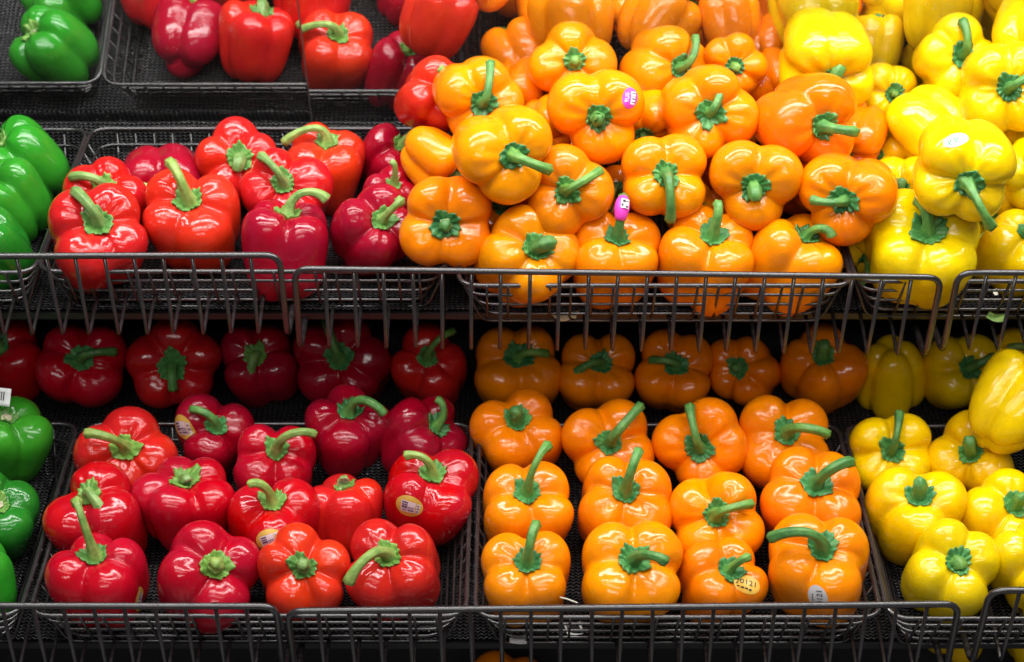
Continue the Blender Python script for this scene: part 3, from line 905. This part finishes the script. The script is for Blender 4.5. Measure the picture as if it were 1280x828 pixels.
# ---- lower shelf, yellow basket
pep('LY', 'Y', 1107, 567, 106, 1113, 563, (1124, 517), 'yellow pepper with an upright dark stem, back left of the lower yellow basket', n=4, L=.042)
pep('LY', 'Y', 1212, 574, 108, 1212, 566, (1212, 551), 'shaded yellow pepper with a pointed stub, back right of the lower yellow basket', n=3, L=.022)
pep('LY', 'Y', 1140, 643, 118, 1145, 624, (1149, 602), 'yellow pepper with a short stem, second row left of the lower yellow basket', n=3, lobe=-95, L=.024)
pep('LY', 'Y', 1252, 652, 116, 1265, 632, (1277, 622), 'yellow pepper with a stubby stem, second row right of the lower yellow basket', n=4, L=.020)
pep('LY', 'L', 1182, 718, 116, 1194, 703, (1200, 708), 'bright lemon pepper with a torn calyx, front of the lower yellow basket', n=4, L=.008)
pep('LY', 'L', 1292, 710, 112, 1300, 690, None, 'bright yellow pepper behind the right fence of the lower shelf', n=4)
pep('LY', 'L', 1266, 508, 112, 1292, 470, None, 'bright lemon pepper lying on its side atop the shaded yellows, right edge', n=4, h=.132, away=True, tall=1.1, taper=.22)
# ---- bottom tier, glimpsed under the lower baskets
pep('FY', 'Y', 1200, 778, 86, 1200, 800, None, h=.085, label= 'yellow pepper glimpsed under the lower yellow basket behind the hanging fence bars', n=4, away=True)
pep('FO', 'M', 630, 876, 110, 630, 861, None, 'deep orange pepper whose top shows under the lower orange basket', n=4, L=.010)
pep('FY', 'Y', 1300, 800, 90, 1310, 815, None, h=.075, label= 'yellow pepper glimpsed under the lower baskets at the right edge', n=4, away=True)
# ------------------------------------------------------------------ where every pepper rests
rngP = np.random.default_rng(21)
for i, p in enumerate(P):
    p['tier'] = {'U': 'U', 'F': 'F'}.get(p['key'][0], 'L')
    kw = p['kw']
    a = depth_at(p['tier'], p['cx'], p['cy'], .045)
    for _ in range(3):
        p['R'] = .5 * p['w'] * a / FPX
        h = p['h'] if p['h'] is not None else (.95 * p['R'] + .001)
        if p['key'][0] in 'BF':
            h = p['h'] or (.95 * p['R'] - .008)
        a = depth_at(p['tier'], p['cx'], p['cy'], h)
    p['a'] = a
    p['ray'] = ray(p['cx'], p['cy'])

def height(p):
    return float(np.dot(EYE + p['ray'] * p['a'] - TIER[p['tier']], NRM))

A0 = np.array([p['a'] for p in P])
AA = A0.copy()
RAYS = np.array([p['ray'] for p in P])
RPX = np.array([.5 * p['w'] / FPX for p in P])
upper = np.array([p['tier'] == 'U' for p in P])
O_U, O_L = TIER['U'], TIER['L']
for it in range(260):
    C = EYE + RAYS * AA[:, None]
    Rr = RPX * AA
    D = C[:, None, :] - C[None, :, :]
    dist = np.linalg.norm(D, axis=-1) + np.eye(len(P))
    need = .84 * (Rr[:, None] + Rr[None, :])
    over = np.clip(need - dist, 0, None) * (1 - np.eye(len(P)))
    front = np.sign(AA[:, None] - AA[None, :])
    push = (over * front).sum(1) * .22
    AA = AA + np.clip(push, -.004, .004) - (AA - A0) * .012
    # stay on the basket floor and in front of the mirror
    for i, p in enumerate(P):
        r = RAYS[i]
        O = TIER[p['tier']]
        hmin = .74 * RPX[i] * AA[i] - (.008 if p['key'][0] in 'BF' else 0)
        amax = float(np.dot(O + NRM * hmin - EYE, NRM) / np.dot(r, NRM))
        AA[i] = min(AA[i], amax)
        if upper[i]:
            amir = float(np.dot(MP0 + MNRM * (MGAP + .80 * RPX[i] * AA[i]) - EYE, MNRM) / np.dot(r, MNRM))
            AA[i] = min(AA[i], amir)
for i, p in enumerate(P):
    p['a'] = float(AA[i])
    p['R'] = float(RPX[i] * AA[i])

# ------------------------------------------------------------------ stickers
def ellipse_patch(b, R, c, ex, ey, rx, ry, lift, name, mat, parent, x0=0.0, y0=0.0, nr=6, nt=36):
    V = []
    for i in range(nr + 1):
        t = i / nr
        for k in range(nt):
            a = 2 * math.pi * k / nt
            V.append(c + ex * (x0 + rx * max(t, 1e-3) * math.cos(a)) + ey * (y0 + ry * max(t, 1e-3) * math.sin(a)))
    V = project(b, R, np.array(V), lift)
    return link(name, mesh_from(name, V, grid_faces(nr + 1, nt)), mat, parent)

def rects_patch(b, R, c, ex, ey, rects, lift, name, mat, parent):
    V, F = [], []
    for (x0, x1, y0, y1) in rects:
        m = 4
        s = len(V)
        for i in range(m + 1):
            for j in range(m + 1):
                V.append(c + ex * (x0 + (x1 - x0) * j / m) + ey * (y0 + (y1 - y0) * i / m))
        F += [tuple(s + q for q in f) for f in grid_faces(m + 1, m + 1, False)]
    V = project(b, R, np.array(V), lift)
    return link(name, mesh_from(name, V, F), mat, parent)

def text_points(body, size):
    cu = bpy.data.curves.new('lettering', 'FONT')
    cu.body = body; cu.size = size; cu.align_x = 'CENTER'; cu.align_y = 'CENTER'
    cu.resolution_u = 2
    o = bpy.data.objects.new('lettering', cu)
    COL.objects.link(o)
    dg = bpy.context.evaluated_depsgraph_get()
    me = bpy.data.meshes.new_from_object(o.evaluated_get(dg))
    V = np.array([v.co[:] for v in me.vertices]); F = [tuple(q.vertices) for q in me.polygons]
    bpy.data.objects.remove(o); bpy.data.curves.remove(cu); bpy.data.meshes.remove(me)
    return V, F

def text_patch(b, R, c, ex, ey, body, size, lift, mat, parent, x0=0.0, y0=0.0, rot=0.0, bold=0.0):
    V, F = text_points(body, size)
    cr, sr = math.cos(rot), math.sin(rot)
    W = np.array([c + ex * (x0 + v[0] * cr - v[1] * sr) + ey * (y0 + v[0] * sr + v[1] * cr) for v in V])
    W = project(b, R, W, lift)
    return link('lettering', mesh_from('lettering', W, F, smooth=False), mat, parent)

def sticker(p, b, R, M, body_V, spec, parent):
    kind, px, py, wpx, hpx, rot = spec
    a = p['a']
    # nearest visible skin point to that picture point
    W = body_V @ M.T + p['C']
    rel = W - EYE
    d = rel @ FWD
    X = 640 + FPX * (rel @ RIGHT) / d
    Y = 414 - FPX * (rel @ UP) / d
    cost = (X - px) ** 2 + (Y - py) ** 2 + np.where(d < a + .2 * R, 0, 1e5)
    near = np.argsort(cost)[:14]
    i = near[np.argmin(d[near])]
    c = body_V[i]
    nrm = c / np.linalg.norm(c)
    upl = M.T @ UP
    ey = upl - nrm * np.dot(upl, nrm); ey /= np.linalg.norm(ey)
    ex = np.cross(ey, nrm)
    if np.dot(M @ ex, RIGHT) < 0: ex = -ex
    r = math.radians(rot)
    ex, ey = ex * math.cos(r) + ey * math.sin(r), ey * math.cos(r) - ex * math.sin(r)
    if kind == 'gold':
        rx, ry = .0150, .0122
        base = ellipse_patch(b, R, c, ex, ey, rx, ry, .0005, 'sticker', M_GOLD, parent)
        rects_patch(b, R, c, ex, ey, [(-.0085, .0062, -.0062, .0062), (.0072, .0110, -.0058, .0058)], .0008, 'panel', M_LILAC, base)
        rects_patch(b, R, c, ex, ey, [(-.0075, -.0015, .0036, .0052), (-.0075, -.0015, .0012, .0026), (-.0075, -.0015, -.0018, .0004), (-.0010, .0054, -.0006, .0002),
                                      (-.0010, .0054, -.0046, -.0032), (-.0070, -.0020, -.0046, -.0034), (-.0010, .0054, -.0024, -.0019),
                                      (.0080, .0100, .0026, .0040), (.0082, .0104, -.0006, .0008), (.0080, .0100, -.0044, -.0028)], .0011, 'barcode', M_PURPLE, base)
    elif kind == 'lot':
        base = ellipse_patch(b, R, c, ex, ey, .0118, .0098, .0005, 'sticker', M_GOLDL, parent)
        text_patch(b, R, c, ex, ey, 'J0121', .0074, .0014, M_INK, base, 0, .0016)
        rects_patch(b, R, c, ex, ey, [(-.0066 + .0030 * k, -.0044 + .0030 * k, -.0052 - .0003 * (k % 2), -.0038) for k in range(4)], .0009, 'fine_print', M_INK, base)
    elif kind == 'greylot':
        base = ellipse_patch(b, R, c, ex, ey, .0104, .0138, .0005, 'sticker', M_GREY, parent)
        text_patch(b, R, c, ex, ey, 'J0121', .0080, .0014, M_INK, base, .0030, .001, math.pi / 2)
        rects_patch(b, R, c, ex, ey, [(-.0052, -.0040, -.0040 + .0030 * k, -.0020 + .0030 * k) for k in range(3)], .0009, 'fine_print', M_INK, base)
    elif kind == 'pink':
        base = ellipse_patch(b, R, c, ex, ey, .0086, .0116, .0005, 'sticker', M_PINK, parent)
        rects_patch(b, R, c, ex, ey, [(.0002, .0056, -.0068, .0070)], .0008, 'panel', M_WHITE, base)
        rects_patch(b, R, c, ex, ey, [(.0010, .0064, .0044, .0056), (.0010, .0064, .0010, .0018), (.0010, .0064, -.0016, -.0004), (.0010, .0064, -.0048, -.0040)], .0011, 'barcode', M_PURPLE, base)
        text_patch(b, R, c, ex, ey, '9U0', .0062, .0009, M_WHITE, base, -.0038, 0, math.pi / 2)
    elif kind == 'green':
        base = ellipse_patch(b, R, c, ex, ey, .0140, .0072, .0005, 'sticker', M_WHITE, parent)
        rects_patch(b, R, c, ex, ey, [(-.0092 + .0024 * k, -.0078 + .0024 * k, -.0026 + .0016 * (k % 3), .0014 + .0010 * (k % 2)) for k in range(6)] + [(-.0085, .0050, -.0034, -.0028)], .0008, 'logo_marks', M_GREENP, base)

# ------------------------------------------------------------------ build the peppers
for idx, p in enumerate(P):
    kw = p['kw']
    sid = int(p['cx'] * 13 + p['cy'] * 7919) % 100003 + 5 * kw.get('seed', 0)
    g = np.random.default_rng(sid)
    r = p['ray']; a = p['a']; R = p['R']
    C = EYE + r * a
    p['C'] = C
    f = r / np.linalg.norm(r)
    rt = np.cross(f, np.array([0, 0, 1.0])); rt /= np.linalg.norm(rt)
    up = np.cross(rt, f)
    tall = kw.get('tall', 1.05) * (1 + g.uniform(-.03, .03))
    spin = kw.get('spin')
    mk = lambda sp: Body(sid + 17, n=kw.get('n'), tall=tall, taper=kw.get('taper', .12), spin=sp, groove=kw.get('groove', 1.0))
    b = mk(0.0)
    zt = b.radius(np.array([[0, 0, 1.0]]))[0] * R
    dx = (p['sx'] - p['cx']) * a / FPX; dy = -(p['sy'] - p['cy']) * a / FPX
    lat = math.hypot(dx, dy)
    sa = min(lat / zt, .95)
    ca = math.sqrt(1 - sa * sa) * (-1 if kw.get('away') else 1)
    ldir = (rt * dx + up * dy) / max(lat, 1e-6)
    axis = ldir * sa - f * ca
    axis /= np.linalg.norm(axis)
    x = np.cross(np.array([.11, .2, .97]) if abs(axis[2]) < .9 else np.array([1.0, .1, 0]), axis); x /= np.linalg.norm(x)
    y = np.cross(axis, x)
    M = np.stack([x, y, axis], 1)
    if kw.get('lobe') is not None:
        la_ = math.radians(kw['lobe'])
        vl = M.T @ (rt * math.cos(la_) + up * math.sin(la_))
        spin = math.atan2(vl[1], vl[0])
    b = mk(g.uniform(0, 6.28) if spin is None else spin)
    zt = b.radius(np.array([[0, 0, 1.0]]))[0] * R
    fam = FAMILY[p['col']]
    root = thing('bell_pepper', p['label'], 'bell pepper', GROUP[p['key']])
    root.matrix_world = Matrix(((M[0][0], M[0][1], M[0][2], C[0]), (M[1][0], M[1][1], M[1][2], C[1]), (M[2][0], M[2][1], M[2][2], C[2]), (0, 0, 0, 1)))
    V, F = body_mesh(b, R)
    bo = link('body', mesh_from('body', V, F), M_SKIN, root)
    base = COLOURS[p['col']][int(g.integers(0, len(COLOURS[p['col']])))]
    k = g.uniform(.93, 1.06)
    bo.color = (min(base[0] * k, .95), base[1] * k * g.uniform(.92, 1.08), base[2], 1)
    # calyx and stem
    style = kw.get('stem', 'green')
    navel = style == 'navel'
    pale = style in ('pale', 'navel')
    link('calyx', calyx_mesh(b, R, g, size=.225 if not navel else .20), M_CALYXP if pale else M_CALYX, root)
    p0 = np.array([0, 0, zt + R * .01])
    if navel:
        path = [p0 + np.array([0, 0, R * t]) for t in np.linspace(-.02, .10, 6)]
        link('stem', stem_mesh(path, R, g, .17, .13, .12), [M_STEMP, M_CUT], root)
    elif not kw.get('away'):
        L = kw.get('L', .036)
        if p['tip'] is None:
            tipl = np.array([g.uniform(-.5, .5) * L, g.uniform(-.5, .5) * L, L * .8]) + p0
        else:
            W0 = C + M @ p0
            q = W0 - EYE
            dd = float(np.dot(q, FWD))
            T0 = EYE + ray(*p['tip']) * dd
            lv = T0 - W0
            la = np.linalg.norm(lv)
            fw = math.sqrt(max(L * L - la * la, (.18 * L) ** 2))
            tipl = M.T @ (T0 - f * fw * 1.0 + (r * 0) - C)
            # keep the tip on the same picture point after moving it towards the lens
            Tw = C + M @ tipl
            dq = float(np.dot(Tw - EYE, FWD))
            tipl = M.T @ (EYE + ray(*p['tip']) * dq - C)
        LL = np.linalg.norm(tipl - p0)
        c1 = p0 + np.array([0, 0, max(LL * .74, R * .12)])
        dv = (tipl - c1)
        c2 = tipl - dv * .30 + np.array([0, 0, LL * .20])
        n = 18
        path = []
        for t in np.linspace(0, 1, n):
            path.append((1 - t) ** 3 * p0 + 3 * t * (1 - t) ** 2 * c1 + 3 * t * t * (1 - t) * c2 + t ** 3 * tipl)
        short = LL < .5 * R
        st = link('stem', stem_mesh(path, R, g, .20, .15 if short else .095, .13 if short else .115), [M_STEMP if pale else M_STEM, M_CUT], root)
        if kw.get('stemsticker'):
            mid = [np.array(path[q]) for q in (6, 7, 8, 9, 10, 11, 12, 13, 14, 15)]
            rr = [R * (.105 + .055 * math.sin(math.pi * (q + .5) / 10)) for q in range(10)]
            wr = link('sticker', tube('sticker', mid, np.array(rr), 20), M_PINK, root)
            ctr = np.array(path[11])
            view = M.T @ (-f)
            tt = np.array(path[13]) - np.array(path[9]); tt /= np.linalg.norm(tt)
            sd = np.cross(tt, view); sd /= np.linalg.norm(sd)
            nn = np.cross(sd, tt)
            if np.dot(nn, view) < 0: nn = -nn
            def curved(u, v, lift=.0004, rad=R * .163):
                an = u / rad
                return ctr + tt * v + (sd * math.sin(an) + nn * math.cos(an)) * (rad + lift)
            def band(rects, name, mat, lift):
                VV, FF = [], []
                for (u0, u1, v0, v1) in rects:
                    s0 = len(VV)
                    for i in range(3):
                        for j in range(7):
                            VV.append(curved(u0 + (u1 - u0) * j / 6, v0 + (v1 - v0) * i / 2, lift))
                    FF += [tuple(s0 + q for q in ff) for ff in grid_faces(3, 7, False)]
                link(name, mesh_from(name, VV, FF), mat, wr)
            band([(-.0015, .0075, -.0055, .0050)], 'panel', M_WHITE, .0004)
            band([(.0000, .0030, .0008, .0038), (-.0010, .0012, -.0036, -.0008), (.0036, .0062, -.0046, -.0026), (.0034, .0060, .0020, .0028)], 'barcode', M_INK, .0008)
    for spec in kw.get('stickers', []):
        sticker(p, b, R, M, V, spec, root)

# ------------------------------------------------------------------ small loose things
def quad_thing(name, label, cat, tier, px, py, h, w, d, mat, rot=0.0, bend=.15, tilt=0.0):
    """A thin curled scrap of paper or skin lying at a picture point, h above the basket floor."""
    a = depth_at(tier, px, py, h)
    C = EYE + ray(px, py) * a
    t = thing(name, label, cat, None, tuple(C))
    V = []
    m = 6
    for i in range(m + 1):
        for j in range(m + 1):
            u = (j / m - .5) * w; v = (i / m - .5) * d
            V.append((u, v, bend * (u * u + .5 * u * v) / w))
    me = mesh_from('sheet', V, grid_faces(m + 1, m + 1, False))
    o = link('sheet', me, mat, t)
    md = o.modifiers.new('thickness', 'SOLIDIFY'); md.thickness = .0004
    t.rotation_euler = (TILT + tilt, 0, rot)
    return t, o

def marks(parent, rects, mat, name, lift=.0006):
    V, F = [], []
    for (x0, x1, y0, y1) in rects:
        s = len(V); V += [(x0, y0, lift), (x1, y0, lift), (x1, y1, lift), (x0, y1, lift)]; F.append((s, s + 1, s + 2, s + 3))
    return link(name, mesh_from(name, V, F, False), mat, parent)

t, o = quad_thing('price_tag', 'white printed tag poking in at the left edge above the green pepper', 'tag', 'L', -8, 495, .112, .045, .020, M_WHITE, -.35, 0, .9)
marks(o, [(.004 + .003 * k, .0055 + .003 * k, -.004, .006) for k in range(4)] + [(-.012, .003, .004, .006), (-.012, .003, -.002, 0)], M_INK, 'print')
t, o = quad_thing('liner_sticker', 'small white and green label stuck on the liner behind the back rim', 'sticker', 'U', 255, 163, .004, .017, .012, M_WHITE, .05, 0)
marks(o, [(-.006, -.003, -.003, .004), (.000, .005, .001, .002)], M_GREENP, 'print')
t, o = quad_thing('liner_sticker', 'small white label with a green edge on the liner, just above a red pepper', 'sticker', 'U', 253, 182, .004, .016, .011, M_WHITE, -.05, 0)
marks(o, [(-.007, -.004, -.003, .003), (-.002, .005, .002, .003)], M_GREENP, 'print')
t, o = quad_thing('paper_scrap', 'white scrap with barcode stripes behind the lower fence, between two orange peppers', 'scrap', 'L', 717, 787, .004, .018, .016, M_WHITE, .2, .4)
marks(o, [(-.007 + .003 * k, -.0055 + .003 * k, -.006, .005) for k in range(5)], M_INK, 'print', .0018)
quad_thing('paper_scrap', 'pale torn label lying under the front left orange pepper', 'scrap', 'L', 648, 800, .003, .018, .012, M_GREY, -.1, .3)
quad_thing('paper_scrap', 'crumpled pale wrapper in the front left corner of the lower red basket', 'scrap', 'L', 152, 762, .02, .014, .022, M_LILAC, .4, .8, .5)
quad_thing('dry_scrap', 'tan scrap of dry skin on the liner under the second front orange pepper', 'scrap', 'U', 701, 398, .003, .016, .012, M_SCRAP, .4, .6)
quad_thing('dry_scrap', 'tan flake of dry skin next to the larger one under the pile', 'scrap', 'U', 718, 394, .003, .006, .012, M_SCRAP, -.3, .6)
quad_thing('leaf_scrap', 'withered green leaf piece under the yellow pile behind the right fence', 'scrap', 'U', 1246, 398, .004, .020, .014, M_STEMP, -.5, .7)
quad_thing('paper_scrap', 'white crumb caught on the basket wires at the right, above the leaf piece', 'scrap', 'U', 1243, 366, .03, .006, .007, M_STRAW, .3, 1.2, .5)
for (x0, y0, x1, y1, h, lab) in ((700, 747, 722, 754, .068, 'thin straw of dry stem resting on the lower fence rail'),):
    A_ = EYE + ray(x0, y0) * (depth_at('L', x0, y0, h)); B_ = EYE + ray(x1, y1) * (depth_at('L', x1, y1, h))
    o = link('dry_straw', tube('dry_straw', [A_, (A_ * .6 + B_ * .4) + NRM * .001, B_], .0008, 6), M_STRAW)
    tag(o, lab, 'straw')
